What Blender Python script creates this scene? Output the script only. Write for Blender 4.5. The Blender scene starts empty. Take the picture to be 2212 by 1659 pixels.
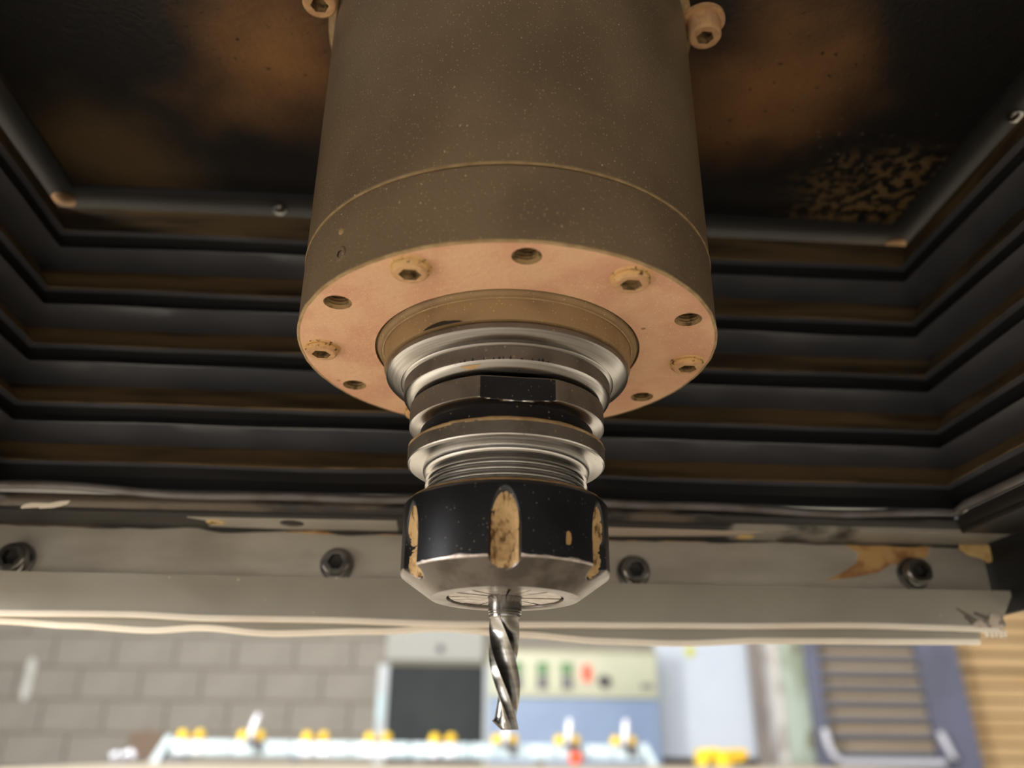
import bpy, bmesh, math, random
from mathutils import Vector, Matrix, noise
random.seed(7)
sc = bpy.context.scene
C = sc.collection
R = math.radians
pi = math.pi

# ------------------------------------------------------------------ camera
# all lengths below are millimetres measured from the camera point
# (x right, y away along the machine, z up); the camera stands 1 m above the floor
ZC = 1000.0
def W(p): return Vector((p[0]/1000.0, p[1]/1000.0, (p[2]+ZC)/1000.0))
FPX, PITCH, ROLL, YAW = 1799.5, R(23.75), R(0.397), R(4.0)
cam = bpy.data.cameras.new('camera'); camo = bpy.data.objects.new('camera', cam); C.objects.link(camo)
cam.sensor_width = 36.0; cam.lens = 36.0*FPX/2212.0
cam.clip_start = 0.005; cam.clip_end = 100
fwd = Vector((math.sin(YAW)*math.cos(PITCH), math.cos(YAW)*math.cos(PITCH), math.sin(PITCH)))
rgt = Vector((math.cos(YAW), -math.sin(YAW), 0)); up = rgt.cross(fwd)
r2 = rgt*math.cos(ROLL)+up*math.sin(ROLL); u2 = -rgt*math.sin(ROLL)+up*math.cos(ROLL)
camo.matrix_world = Matrix(((r2.x,u2.x,-fwd.x,0),(r2.y,u2.y,-fwd.y,0),(r2.z,u2.z,-fwd.z,ZC/1000),(0,0,0,1)))
cam.dof.use_dof = True; cam.dof.focus_distance = 0.215; cam.dof.aperture_fstop = 8.8
sc.camera = camo

# ------------------------------------------------------------------ world, light, exposure
sc.view_settings.view_transform = 'Standard'; sc.view_settings.look = 'None'
sc.view_settings.gamma = 1.0; sc.view_settings.use_curve_mapping = False
sc.view_settings.exposure = 0.95
wd = bpy.data.worlds.new('sky'); sc.world = wd; wd.use_nodes = True
wd.node_tree.nodes['Background'].inputs[0].default_value = (0.92, 0.96, 1.0, 1)
wd.node_tree.nodes['Background'].inputs[1].default_value = 0.8
def area(name, loc, tgt, sx, sy, power, col=(1,1,1)):
    l = bpy.data.lights.new(name, 'AREA'); l.shape = 'RECTANGLE'; l.size = sx; l.size_y = sy
    l.energy = power; l.color = col
    o = bpy.data.objects.new(name, l); C.objects.link(o); o.location = loc
    o.rotation_euler = (Vector(tgt)-Vector(loc)).to_track_quat('-Z','Y').to_euler()
    return o
# fill lights added as made-up windows: one in the left wall, one in the wall behind the camera; four ceiling tubes
FILL_L = (-3480.0, -700.0, 900.0, 1900.0, 1300.0)     # x, y centre, z centre, width, height (mm)
FILL_R = (-500.0, -2880.0, 850.0, 2300.0, 1400.0)     # x centre, y, z centre, width, height
area('window_daylight', (FILL_L[0]/1000, FILL_L[1]/1000, (FILL_L[2]+ZC)/1000), (0, FILL_L[1]/1000, (FILL_L[2]+ZC)/1000), FILL_L[4]/1000, FILL_L[3]/1000, 250, (1.0, 0.97, 0.93))
area('window_daylight', (FILL_R[0]/1000, FILL_R[1]/1000, (FILL_R[2]+ZC)/1000), (FILL_R[0]/1000, 0, (FILL_R[2]+ZC)/1000), FILL_R[3]/1000, FILL_R[4]/1000, 90, (1.0, 0.97, 0.93))
for lx, ly, lw in ((-1.6, 4.0, 7), (1.4, 4.0, 7), (-1.5, -0.4, 85), (1.6, -0.4, 30)):
    area('ceiling_tube_light', (lx, ly, 3.95), (lx, ly, 0), 1.5, 0.3, lw, (0.95, 0.98, 1.0))

# ------------------------------------------------------------------ helpers
def srgb(r, g, b):
    f = lambda c: (c/255/12.92 if c/255 <= .04045 else ((c/255+.055)/1.055)**2.4)
    return (f(r), f(g), f(b), 1)
ROOTS = {}
def tag(o, label=None, cat=None, group=None, kind=None):
    if label: o['label'] = label
    if cat: o['category'] = cat
    if group: o['group'] = group
    if kind: o['kind'] = kind
    return o
def empty(name, loc, label, cat, group=None):
    o = bpy.data.objects.new(name, None); C.objects.link(o); o.location = W(loc)
    o.empty_display_size = 0.02
    ROOTS[o] = Vector(loc)
    return tag(o, label, cat, group)
def origin_of(parent):
    return ROOTS[parent] if parent is not None else Vector((0,0,0))
class MB:
    def __init__(s): s.v = []; s.f = []; s.m = []
    def add(s, verts, faces, mi=0):
        b = len(s.v); s.v += [Vector(p) for p in verts]
        for f in faces: s.f.append([i+b for i in f]); s.m.append(mi)
        return s
    def box(s, x0, x1, y0, y1, z0, z1, mi=0, bev=0):
        if bev <= 0:
            v = [(x0,y0,z0),(x1,y0,z0),(x1,y1,z0),(x0,y1,z0),(x0,y0,z1),(x1,y0,z1),(x1,y1,z1),(x0,y1,z1)]
            return s.add(v, [(0,3,2,1),(4,5,6,7),(0,1,5,4),(1,2,6,5),(2,3,7,6),(3,0,4,7)], mi)
        bm = bmesh.new(); bmesh.ops.create_cube(bm, size=1)
        for q in bm.verts: q.co = Vector(((x0+x1)/2+q.co.x*(x1-x0), (y0+y1)/2+q.co.y*(y1-y0), (z0+z1)/2+q.co.z*(z1-z0)))
        bmesh.ops.bevel(bm, geom=bm.edges[:], offset=bev, segments=2, affect='EDGES', profile=.5)
        bm.verts.index_update()
        s.add([q.co.copy() for q in bm.verts], [[q.index for q in f.verts] for f in bm.faces], mi); bm.free(); return s
    def lathe(s, prof, seg=128, c=(0,0,0), mi=0, close=False, rf=None):
        b = len(s.v); n = len(prof)
        for i in range(seg):
            a = 2*pi*i/seg
            for (r, z) in prof:
                rr = rf(r, z, a) if rf else r
                s.v.append(Vector((c[0]+rr*math.cos(a), c[1]+rr*math.sin(a), c[2]+z)))
        m = n if close else n-1
        for i in range(seg):
            j = (i+1) % seg
            for k in range(m):
                k2 = (k+1) % n
                s.f.append([b+i*n+k, b+i*n+k2, b+j*n+k2, b+j*n+k]); s.m.append(mi)
        return s
    def tube(s, pts, rad, seg=10, mi=0, caps=True):
        pts = [Vector(p) for p in pts]; b = len(s.v); n = len(pts)
        for i, p in enumerate(pts):
            t = (pts[min(i+1,n-1)]-pts[max(i-1,0)]).normalized()
            a = Vector((0,0,1)) if abs(t.z) < .9 else Vector((1,0,0))
            u = t.cross(a).normalized(); w = u.cross(t)
            r = rad[i] if isinstance(rad, (list,tuple)) else rad
            for k in range(seg):
                th = 2*pi*k/seg; s.v.append(p+u*math.cos(th)*r+w*math.sin(th)*r)
        for i in range(n-1):
            for k in range(seg):
                k2 = (k+1)%seg
                s.f.append([b+i*seg+k, b+i*seg+k2, b+(i+1)*seg+k2, b+(i+1)*seg+k]); s.m.append(mi)
        if caps:
            s.f.append([b+k for k in range(seg)][::-1]); s.m.append(mi)
            s.f.append([b+(n-1)*seg+k for k in range(seg)]); s.m.append(mi)
        return s
    def prism(s, poly, fn, d0, d1, mi=0):
        """poly: 2D outline, fn(u,v,d)->3D, extruded from d0 to d1"""
        n = len(poly); v = [fn(u, w, d0) for u, w in poly]+[fn(u, w, d1) for u, w in poly]
        f = [list(range(n))[::-1], [n+i for i in range(n)]]+[[i,(i+1)%n,n+(i+1)%n,n+i] for i in range(n)]
        return s.add(v, f, mi)
    def xf(s, mat): s.v = [mat @ p for p in s.v]; return s
    def move(s, d): d = Vector(d); s.v = [p+d for p in s.v]; return s
    def build(s, name, mats, parent=None, smooth=35, loc=None, kind=None, fixn=True):
        if not isinstance(mats, (list,tuple)): mats = [mats]
        o0 = Vector(loc) if loc is not None else origin_of(parent)
        me = bpy.data.meshes.new(name)
        me.from_pydata([tuple((p-o0)/1000.0) for p in s.v], [], s.f)
        for q in mats: me.materials.append(q)
        for i, p in enumerate(me.polygons): p.material_index = s.m[i]; p.use_smooth = bool(smooth)
        if fixn:
            bm = bmesh.new(); bm.from_mesh(me); bmesh.ops.recalc_face_normals(bm, faces=bm.faces); bm.to_mesh(me); bm.free()
        me.update()
        if smooth: me.set_sharp_from_angle(angle=R(smooth))
        o = bpy.data.objects.new(name, me); C.objects.link(o)
        if parent is not None: o.parent = parent
        else: o.location = W(o0) 
        ROOTS[o] = o0
        if parent is None and loc is None: o.location = W((0,0,0))
        if kind: o['kind'] = kind
        return o
def part_copy(o, parent, off=(0,0,0), mat=None):
    c = o.copy(); C.objects.link(c); c.parent = parent; c.location = Vector(off)/1000.0
    return c
def fbm(p, sc_=1.0, o=3): return noise.fractal(Vector(p)*sc_, 0.6, 2.0, o)

# ------------------------------------------------------------------ materials
def M(name, col, rough=.5, metal=0., col2=None, ns=60., nr=(.4,.65), stretch=(1,1,1), speck=None, bump=0., bs=400.,
      bstretch=(1,1,1), spec=.5, emit=None, detail=5., speck2=None, coat=0.):
    m = bpy.data.materials.new(name); m.use_nodes = True; nt = m.node_tree; N = nt.nodes; L = nt.links
    b = N['Principled BSDF']; b.inputs['Roughness'].default_value = rough; b.inputs['Metallic'].default_value = metal
    b.inputs['Specular IOR Level'].default_value = spec; b.inputs['Coat Weight'].default_value = coat
    b.inputs['Base Color'].default_value = col
    tc = N.new('ShaderNodeTexCoord'); out = None
    def mapped(st):
        mp = N.new('ShaderNodeMapping'); mp.inputs['Scale'].default_value = st; L.new(tc.outputs['Object'], mp.inputs['Vector']); return mp.outputs[0]
    def rampf(src, lo, hi):
        r_ = N.new('ShaderNodeMapRange'); r_.inputs[1].default_value = lo; r_.inputs[2].default_value = hi
        r_.interpolation_type = 'SMOOTHSTEP'; L.new(src, r_.inputs[0]); return r_.outputs[0]
    def mix(fac, a, bcol):
        x = N.new('ShaderNodeMix'); x.data_type = 'RGBA'; L.new(fac, x.inputs['Factor'])
        if isinstance(a, tuple): x.inputs['A'].default_value = a
        else: L.new(a, x.inputs['A'])
        x.inputs['B'].default_value = bcol; return x.outputs['Result']
    cur = col
    if col2:
        n = N.new('ShaderNodeTexNoise'); n.inputs['Scale'].default_value = ns; n.inputs['Detail'].default_value = detail
        L.new(mapped(stretch), n.inputs['Vector']); cur = mix(rampf(n.outputs[0], *nr), cur, col2)
    for sp in (speck, speck2):
        if not sp: continue
        scol, ss, th, gate = sp
        v = N.new('ShaderNodeTexVoronoi'); v.inputs['Scale'].default_value = ss; L.new(tc.outputs['Object'], v.inputs['Vector'])
        fac = rampf(v.outputs['Distance'], th, th*.55)
        # random subset of cells, gated by a broad noise
        sepc = N.new('ShaderNodeSeparateColor'); L.new(v.outputs['Color'], sepc.inputs[0])
        sel = rampf(sepc.outputs[0], gate, gate+.12)
        mu = N.new('ShaderNodeMath'); mu.operation = 'MULTIPLY'; L.new(fac, mu.inputs[0]); L.new(sel, mu.inputs[1])
        cur = mix(mu.outputs[0], cur, scol)
    if not isinstance(cur, tuple): L.new(cur, b.inputs['Base Color'])
    if bump:
        n = N.new('ShaderNodeTexNoise'); n.inputs['Scale'].default_value = bs; n.inputs['Detail'].default_value = 4
        L.new(mapped(bstretch), n.inputs['Vector'])
        bp = N.new('ShaderNodeBump'); bp.inputs['Strength'].default_value = 1.0; bp.inputs['Distance'].default_value = bump/1000.
        L.new(n.outputs[0], bp.inputs['Height']); L.new(bp.outputs[0], b.inputs['Normal'])
    if emit:
        b.inputs['Emission Color'].default_value = emit[0]; b.inputs['Emission Strength'].default_value = emit[1]
    return m
m_body = M('dusty_brown_paint', srgb(132,115,94), .42, 0, srgb(114,98,80), 30, (.35,.7), speck=(srgb(182,164,134), 1400, .30, .66), speck2=(srgb(226,210,184), 620, .15, .84), bump=.12, bs=1200, spec=.4)
m_face = M('packed_tan_dust', srgb(232,190,156), .85, 0, srgb(222,172,144), 60, (.4,.62), speck2=(srgb(168,122,88), 210, .17, .9), speck=(srgb(242,206,168), 1300, .32, .6), bump=.25, bs=500, spec=.15)
m_line = M('pale_dust_line', srgb(182,158,122), .9, 0, srgb(156,132,98), 300, (.3,.7), spec=.1)
m_ring = M('dusty_bronze_ring', srgb(146,120,86), .55, 0, srgb(120,98,70), 60, (.4,.7), speck=(srgb(196,168,126), 1500, .3, .75), bump=.06, bs=1500, spec=.4)
m_steel = M('ground_steel', (.54,.53,.52,1), .22, 1., (.40,.39,.38,1), 220, (.4,.7), (.15,.15,18), bump=.010, bs=900, bstretch=(.05,.05,6), speck=(srgb(120,95,65), 800, .22, .9))
m_steeld = M('dust_filmed_steel', (.18,.16,.14,1), .42, .5, (.115,.102,.09,1), 120, (.4,.7), speck=(srgb(165,140,105), 900, .28, .72), bump=.02, bs=1500)
m_black = M('black_oxide_steel', (.012,.013,.017,1), .33, .35, (.020,.022,.028,1), 90, (.4,.7), speck=(srgb(150,142,126), 1100, .2, .68), speck2=(srgb(190,166,120), 260, .12, .92), bump=.02, bs=1800, spec=.6)
m_blackp = M('black_steel_plain', (.010,.010,.013,1), .38, .3, speck=(srgb(150,135,110), 900, .25, .75), spec=.5)
m_worn = M('worn_nut_steel', (.27,.25,.24,1), .36, 1., (.17,.155,.145,1), 160, (.4,.65), bump=.02, bs=900, speck=(srgb(140,120,85), 900, .25, .85))
m_jaw = M('collet_steel', (.50,.45,.42,1), .35, .9, (.36,.31,.29,1), 400, (.4,.6), bump=.03, bs=1200)
m_carb = M('carbide', (.28,.268,.25,1), .20, 1., (.19,.18,.165,1), 300, (.4,.7), (.3,.3,3), bump=.012, bs=700, bstretch=(.2,.2,2))
m_pack = M('packed_sawdust', srgb(204,172,128), .95, 0, srgb(118,92,62), 620, (.50,.68), (1,1,.4), bump=.5, bs=900, spec=.1)
m_hole = M('hole_dust', srgb(150,124,88), .85, 0, srgb(74,60,42), 500, (.4,.7), spec=.2)
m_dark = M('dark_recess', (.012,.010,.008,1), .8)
m_screw = M('dust_caked_screw', srgb(202,160,122), .85, 0, srgb(216,176,132), 250, (.45,.6), bump=.25, bs=900, spec=.2)
m_screwe = M('dust_cake_yellow', srgb(216,178,126), .9, 0, srgb(96,78,52), 700, (.53,.68), bump=.35, bs=900, spec=.1)
m_groove_shade = M('black_binding_cord', (.005,.005,.007,1), .6)  # shade inside the lip groove, put into a darker fabric colour
m_dedge = M('dust_edge', srgb(150,128,94), .85, 0, srgb(104,86,60), 60, (.4,.7), spec=.2)
m_bell = M('black_bellows_fabric', (.056,.060,.074,1), .40, 0, (.074,.078,.092,1), 40, (.4,.7), bump=.10, bs=1800, speck=(srgb(130,125,115), 160, .08, .95), spec=.75)
m_belld = M('bellows_fabric_dusted', srgb(116,96,66), .75, 0, srgb(52,45,36), 30, (.38,.7), (.5,1,3), bump=.05, bs=900, spec=.3)
m_bead = M('grey_hem', srgb(104,102,104), .35, 0, srgb(84,80,78), 60, spec=.5)
m_bar = M('black_flat_bar', (.014,.014,.015,1), .8, 0, srgb(70,56,38), 14, (.5,.85), bump=.03, bs=800)
m_paint = M('peeling_black_paint', (.022,.020,.019,1), .5, .1, srgb(150,146,138), 9, (.53,.56), (1,.6,1), bump=.1, bs=300, speck=(srgb(150,140,125), 120, .15, .9))
m_tape = M('torn_black_tape', (.020,.018,.017,1), .45, 0, srgb(86,76,66), 16, (.52,.58), (1,1,3), bump=.15, bs=260)
m_rail = M('grey_steel_rail', srgb(184,180,172), .42, .25, srgb(164,159,150), 25, (.4,.7), (1,1,3), bump=.02, bs=500, bstretch=(.1,1,1))
m_strip = M('grey_vinyl', srgb(158,155,146), .26, 0, srgb(142,138,129), 12, (.4,.7), speck=(srgb(225,220,206), 300, .16, .84), bump=.03, bs=700, spec=.8)
m_edge = M('cut_vinyl_edge', srgb(250,243,232), .5, 0, srgb(238,226,212), 14, (.4,.7))  # whitened to stand in for light through the vinyl edge; card scraps share it
m_bolt = M('zinc_bolt', (.26,.25,.24,1), .28, 1., (.16,.155,.15,1), 200, (.4,.7))
m_boltd = M('bolt_socket', (.035,.034,.033,1), .35, .6)
m_glue = M('old_glue', srgb(186,150,98), .7, 0, srgb(146,104,62), 90, (.45,.62), bump=.25, bs=300)
m_chip = M('torn_card', srgb(206,178,120), .8, 0, srgb(176,146,92), 120, bump=.2, bs=300)
m_blackpanel = M('black_panel', (.008,.008,.009,1), .7, 0, spec=.2, speck=(srgb(150,150,145), 90, .07, .93))

# ------------------------------------------------------------------ axis of the spindle
AX = Vector((12.88, 203.2, 0))
CAMAZ = math.atan2(-AX.y, -AX.x)          # direction from the axis to the camera

# ================================================================== SETTING (room)
m_block = M('concrete_block', srgb(168,162,152), .9, 0, srgb(156,150,142), 3, (.35,.7), bump=2, bs=60, spec=.2)
m_mortar = M('mortar', srgb(150,143,131), .95, bump=2, bs=80, spec=.1)
m_wall = M('painted_wall', srgb(196,194,188), .9, 0, srgb(180,178,172), 1.2, spec=.2)
m_floor = M('concrete_floor', srgb(120,116,110), .7, 0, srgb(104,100,95), 2.5)
m_ceil = M('roof_sheet', srgb(150,150,148), .8)
YW = 5900.0
FL = -ZC
def slab(name, mat, x0,x1,y0,y1,z0,z1):
    o = MB().box(x0,x1,y0,y1,z0,z1).build(name, mat, None, 0); o['kind'] = 'structure'; return o
slab('floor', m_floor, -3700,6200,-3100,6100, FL-100, FL)
wall_back = slab('wall_back', m_mortar, -3700,6200, YW, YW+200, FL, 3200)
slab('wall_left', m_wall, -3700,-3500,-3100,6100, FL, 3200)
slab('wall_rear', m_wall, -3700,6200,-3100,-2900, FL, 3200)
slab('wall_right', m_wall, 6000,6200,-3100,6100, FL, 3200)
slab('ceiling', m_ceil, -3700,6200,-3100,6100, 3200, 3300)
m_wframe = M('window_frame_white', srgb(225,225,222), .5)
def fill_frame(n, horiz, a, c, z, w, h, label):  # frame built round an added fill light, out of view
    o = None
    for (u0,u1,z0,z1) in ((-w/2-70,w/2+70,h/2,h/2+70),(-w/2-70,w/2+70,-h/2-70,-h/2),(-w/2-70,-w/2,-h/2,h/2),(w/2,w/2+70,-h/2,h/2)):
        m = MB()
        if horiz: m.box(a+u0,a+u1,c-20,c+30,z+z0,z+z1)
        else: m.box(c-20,c+30,a+u0,a+u1,z+z0,z+z1)
        if o is None: o = m.build('window_%d'%n, m_wframe, None, 0); o['kind'] = 'structure'; o['label'] = label
        else: m.build('window_frame', m_wframe, o, 0)
fill_frame(1, False, FILL_L[1], FILL_L[0], FILL_L[2], FILL_L[3], FILL_L[4], 'white window frame in the left workshop wall')
fill_frame(2, True, FILL_R[0], FILL_R[1], FILL_R[2], FILL_R[3], FILL_R[4], 'white window frame in the wall behind the camera')
# blocks of the back wall: real blocks where the photograph shows them
s_ = YW/5400.0
BW, BH = 355*s_, 181*s_
base_z = 444*s_ - 6*BH; base_x = -1992*s_
blk = None
for row in range(0, 12):
    z0 = base_z+row*BH
    if z0 < -300*s_ or z0 > 1000: continue
    offx = 0 if (row % 2 == 0) else BW/2
    for k in range(-8, 14):
        x0 = base_x+offx+k*BW
        if x0 < -3400 or x0 > 1500: continue
        if blk is None:
            blk = MB().box(0, BW-14, 0, 40, 0, BH-13, bev=4).build('concrete_block', m_block, wall_back, 0, loc=(0,0,0))
            blk.location = Vector((x0, YW-14+random.uniform(-2,2), z0))/1000
            continue
        c = blk.copy(); C.objects.link(c); c.parent = wall_back
        c.location = Vector((x0, YW-14+random.uniform(-2,2), z0))/1000
m_white = M('white_paint', srgb(226,224,220), .7)
wm = MB()
pts = [(0,0),(26,10),(34,60),(30,140),(36,210),(20,262),(-8,268),(-22,220),(-14,150),(-24,70),(-14,15)]
wm.prism(pts, lambda u,w,d: (-2700+u, YW-16+d, 268+w), -6, 4).build('paint_smear', m_white, wall_back, 0)
wm = MB(); wm.prism([(0,0),(200,-10),(215,150),(120,170),(10,150)], lambda u,w,d: (-2010+u, YW-16+d, -60+w), -5, 4).build('stain_patch', M('brown_stain', srgb(150,128,112), .9), wall_back, 0)

# ================================================================== SPINDLE
spin = empty('spindle', (AX.x, AX.y, 98.1), 'large dust-coated cylindrical spindle motor hanging from the black plate', 'spindle')
c0 = (AX.x, AX.y, 0)
RB = 55.5
MB().lathe([(RB-.6,118.5),(RB,119.1),(RB,206.6),(RB-8,206.6)], 160, c0).build('housing', m_body, spin)
def fillet_noise(r, z, a): return r+ (0.4*fbm((math.cos(a)*3, math.sin(a)*3, z*.4), 1) if z < 206.3 else 0)
MB().lathe([(RB-.1,204.4),(RB+.35,205.4),(RB+1.0,206.2),(RB+2.2,206.9)], 160, c0, rf=fillet_noise).build('dust_fillet', m_line, spin)
NF = MB().lathe([(RB-.7,118.2),(RB,117.7),(RB,98.5),(RB-.4,98.1)], 160, c0)
nf = NF.build('nose_flange', m_body, spin)
# seam and rim dust
MB().lathe([(RB-.5,118.55),(RB+.10,118.75),(RB+.22,118.4),(RB+.12,118.05),(RB-.5,118.2)], 160, c0).build('seam_dust', m_line, spin)
MB().lathe([(RB-.4,98.75),(RB+.12,98.5),(RB+.05,98.15),(RB-.6,98.02)], 160, c0, rf=lambda r,z,a: r+.14*fbm((math.cos(a)*9,math.sin(a)*9,0),1)).build('rim_dust', m_line, spin)
# the face: an annulus with six real threaded holes
HOLE_AZ = [R(-90+60*k+1.0) for k in range(6)]
SCREW_AZ = [R(-60+60*k+.4) for k in range(6)]
RC, HR = 49.6, 3.05
bm = bmesh.new()
def loop(cx_, cy_, r, n, z):
    vs = [bm.verts.new(((cx_+r*math.cos(2*pi*i/n))/1000, (cy_+r*math.sin(2*pi*i/n))/1000, z/1000)) for i in range(n)]
    return [bm.edges.new((vs[i], vs[(i+1)%n])) for i in range(n)]
ed = loop(0,0,RB-.4,160,0)+loop(0,0,35.5,128,0)
for a in HOLE_AZ: ed += loop(RC*math.cos(a), RC*math.sin(a), HR+.35, 28, 0)
bmesh.ops.triangle_fill(bm, edges=ed, use_beauty=True, use_dissolve=False)
for f in bm.faces:
    if f.normal.z > 0: f.normal_flip()
me = bpy.data.meshes.new('face'); bm.to_mesh(me); bm.free(); me.materials.append(m_face)
fo = bpy.data.objects.new('face', me); C.objects.link(fo); fo.parent = spin; ROOTS[fo] = ROOTS[spin]
prof = [(HR+.35,0),(HR,.45)]
for k in range(7): prof += [(HR-.42,.8+k*.9),(HR,1.25+k*.9)]
prof += [(HR-.3,8),(0.01,8.2)]
for a in HOLE_AZ:
    MB().lathe(prof, 28, (AX.x+RC*math.cos(a), AX.y+RC*math.sin(a), 98.1)).build('threaded_hole', m_hole, spin, 50)
def cap_screw(rh, hh, rs, ds, rim=.5, seg=40, sides=6):
    """head with hex socket; sits on z=0 and points down to -hh"""
    m = MB(); m.lathe([(rh*.98,.3),(rh,-.2),(rh,-hh+rim),(rh-rim*.4,-hh+rim*.25),(rh-rim,-hh)], seg)
    ring = [((rh-rim)*math.cos(2*pi*i/seg), (rh-rim)*math.sin(2*pi*i/seg)) for i in range(seg)]
    hexa = []
    for i in range(sides):
        a0, a1 = 2*pi*i/sides, 2*pi*(i+1)/sides
        for t in (0, .34, .67): hexa.append((rs*(math.cos(a0)*(1-t)+math.cos(a1)*t), rs*(math.sin(a0)*(1-t)+math.sin(a1)*t)))
    b2 = bmesh.new()
    def lp(ps):
        vs = [b2.verts.new((x,y,-hh)) for x,y in ps]; return [b2.edges.new((vs[i],vs[(i+1)%len(vs)])) for i in range(len(vs))]
    e = lp(ring)+lp(hexa); bmesh.ops.triangle_fill(b2, edges=e, use_beauty=True); b2.verts.index_update()
    m.add([v.co.copy() for v in b2.verts], [[v.index for v in f.verts] for f in b2.faces]); b2.free()
    n = len(hexa)
    m.add([(x,y,-hh) for x,y in hexa]+[(x*.96,y*.96,-hh+ds) for x,y in hexa]+[(0,0,-hh+ds+.3)],
          [[i,(i+1)%n,n+(i+1)%n,n+i] for i in range(n)]+[[n+i,n+(i+1)%n,2*n] for i in range(n)], 1)
    return m
for a in SCREW_AZ:
    cx_, cy_ = AX.x+RC*math.cos(a), AX.y+RC*math.sin(a)
    m = cap_screw(4.1, 2.0, 2.55, 1.7, .55).move((cx_, cy_, 98.1))
    o = m.build('cap_screw', [m_screw, m_hole], spin, 40)
    m = MB().lathe([(4.15,-.2),(4.75,-.05),(4.85,.25)], 40, (cx_,cy_,97.9)); m.lathe([(4.1,-.3),(4.42,-.5),(4.48,-1.1),(4.05,-1.55),(3.9,-1.4)], 40, (cx_,cy_,98.1), rf=lambda r,z,a2: r+.22*fbm((math.cos(a2)*4+cx_,math.sin(a2)*4,z),1))
    m.build('dust_cake', m_screwe, o, 60)
# labyrinth ring
lab = MB().lathe([(35.5,98.1),(35.3,99.2),(34.9,99.2),(34.85,98.2),(34.5,97.5),(33.9,97.15),(33.35,97.15),(33.1,97.4),(32.95,96.9),(32.75,92.3),(32.5,91.85),(31.9,91.75),(24,91.75)], 160, c0).build('labyrinth_ring', m_ring, spin)
MB().lathe([(33.5,97.12),(33.15,96.98),(32.98,97.3)], 160, c0).build('ring_edge_dust', m_line, lab)
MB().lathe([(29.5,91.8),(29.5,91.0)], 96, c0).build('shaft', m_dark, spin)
# chipped dust at the ring's lower edge
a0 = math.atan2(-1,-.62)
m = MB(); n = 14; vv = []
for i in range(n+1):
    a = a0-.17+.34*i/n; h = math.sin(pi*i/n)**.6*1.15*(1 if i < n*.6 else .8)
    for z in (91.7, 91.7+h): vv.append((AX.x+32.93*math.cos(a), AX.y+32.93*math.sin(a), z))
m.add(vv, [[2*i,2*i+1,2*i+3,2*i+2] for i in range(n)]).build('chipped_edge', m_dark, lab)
# grub screw on the flange side
def radial(mb, az, rad, z):
    """mb modelled facing -z, re-aimed to face outwards at azimuth az"""
    out = Vector((math.cos(az), math.sin(az), 0)); side = Vector((-math.sin(az), math.cos(az), 0)); upv = Vector((0,0,1))
    M3 = Matrix((( -side.x, upv.x, -out.x),( -side.y, upv.y, -out.y),( -side.z, upv.z, -out.z)))
    mb.v = [M3 @ p + Vector((AX.x+rad*math.cos(az), AX.y+rad*math.sin(az), z)) for p in mb.v]; return mb
radial(cap_screw(1.9,.35,1.0,.9,.3,24), R(-137.6), RB, 104.2).build('grub_screw', [m_body, m_dark], spin)
radial(MB().lathe([(1.0,.1),(.8,-.3),(.3,-.5),(0.01,-.5)], 12), R(-138.3), RB, 110.8).build('plugged_hole', m_line, spin)
# two screws at the top beside the housing
for (dx, dy) in ((-57.4,-20.9),(58.3,-18.0)):
    o = cap_screw(5.0, 6.2, 2.7, 3, .7).move((AX.x+dx, AX.y+dy, 205.4)).build('mounting_screw', [m_screw, m_hole], spin, 40)
    MB().lathe([(4,0),(6.6,0),(6.6,1.4),(4,1.4)], 32, (AX.x+dx, AX.y+dy, 205.3), close=True).build('washer', m_screw, o, 40)

# ================================================================== TOOL HOLDER
hold = empty('tool_holder', (AX.x, AX.y, 57), 'bright steel tool holder with stacked flanges, seated under the spindle nose', 'tool holder')
MB().lathe([(27,91.35),(31.7,91.35),(32.05,91.1),(32.05,90.0),(31.9,89.85)], 160, c0).build('flange_rim', m_steeld, hold, 30)
MB().lathe([(31.95,89.9),(31.5,89.45),(28.3,87.95),(28.1,87.95),(27.9,87.7),(27.4,87.5),(27.15,87.4)], 160, c0).build('flange_cone', m_steel, hold, 30)
MB().lathe([(27.15,87.42),(27.1,84.2),(27.0,84.05)], 160, c0).build('neck_band', m_steeld, hold, 30)
band = bpy.data.objects['neck_band']
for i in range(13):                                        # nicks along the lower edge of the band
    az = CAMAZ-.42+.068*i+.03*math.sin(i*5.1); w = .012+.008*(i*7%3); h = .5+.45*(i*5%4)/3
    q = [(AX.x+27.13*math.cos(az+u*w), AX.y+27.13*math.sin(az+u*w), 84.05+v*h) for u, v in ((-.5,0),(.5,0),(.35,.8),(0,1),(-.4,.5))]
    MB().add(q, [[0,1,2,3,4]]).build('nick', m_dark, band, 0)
bead = MB().lathe([(27.02,84.07),(26.75,83.6),(26.2,83.0),(25.4,82.45),(24.3,82.1),(23.2,81.95),(22.6,82.2)], 160, c0).build('rounded_shoulder', m_steel, hold, 60)
m = MB(); vv = []; n = 12                                   # a dab of sawdust stuck under the shoulder
for i in range(n+1):
    a = math.atan2(-1,-.42)-.10+.2*i/n; t = math.sin(pi*i/n)
    for k, q in enumerate((0, .5, 1)):
        r0 = 26.6-1.9*q*t; z0 = 83.3-.75*q*t-(.35*t if q == .5 else .05)
        vv.append((AX.x+r0*math.cos(a), AX.y+r0*math.sin(a), z0))
m.add(vv, [[3*i+k,3*i+k+1,3*i+k+4,3*i+k+3] for i in range(n) for k in (0,1)]).build('sawdust_dab', m_pack, bead)
FLAT_AZ = R(-87.2); FLAT_D = 23.35
def flatted(r, z, a):
    for s in (0, pi):
        d = (a-FLAT_AZ-s+pi) % (2*pi)-pi
        if abs(d) < pi/2:
            lim = FLAT_D/math.cos(d)
            if r > lim: return lim
    return r
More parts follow.
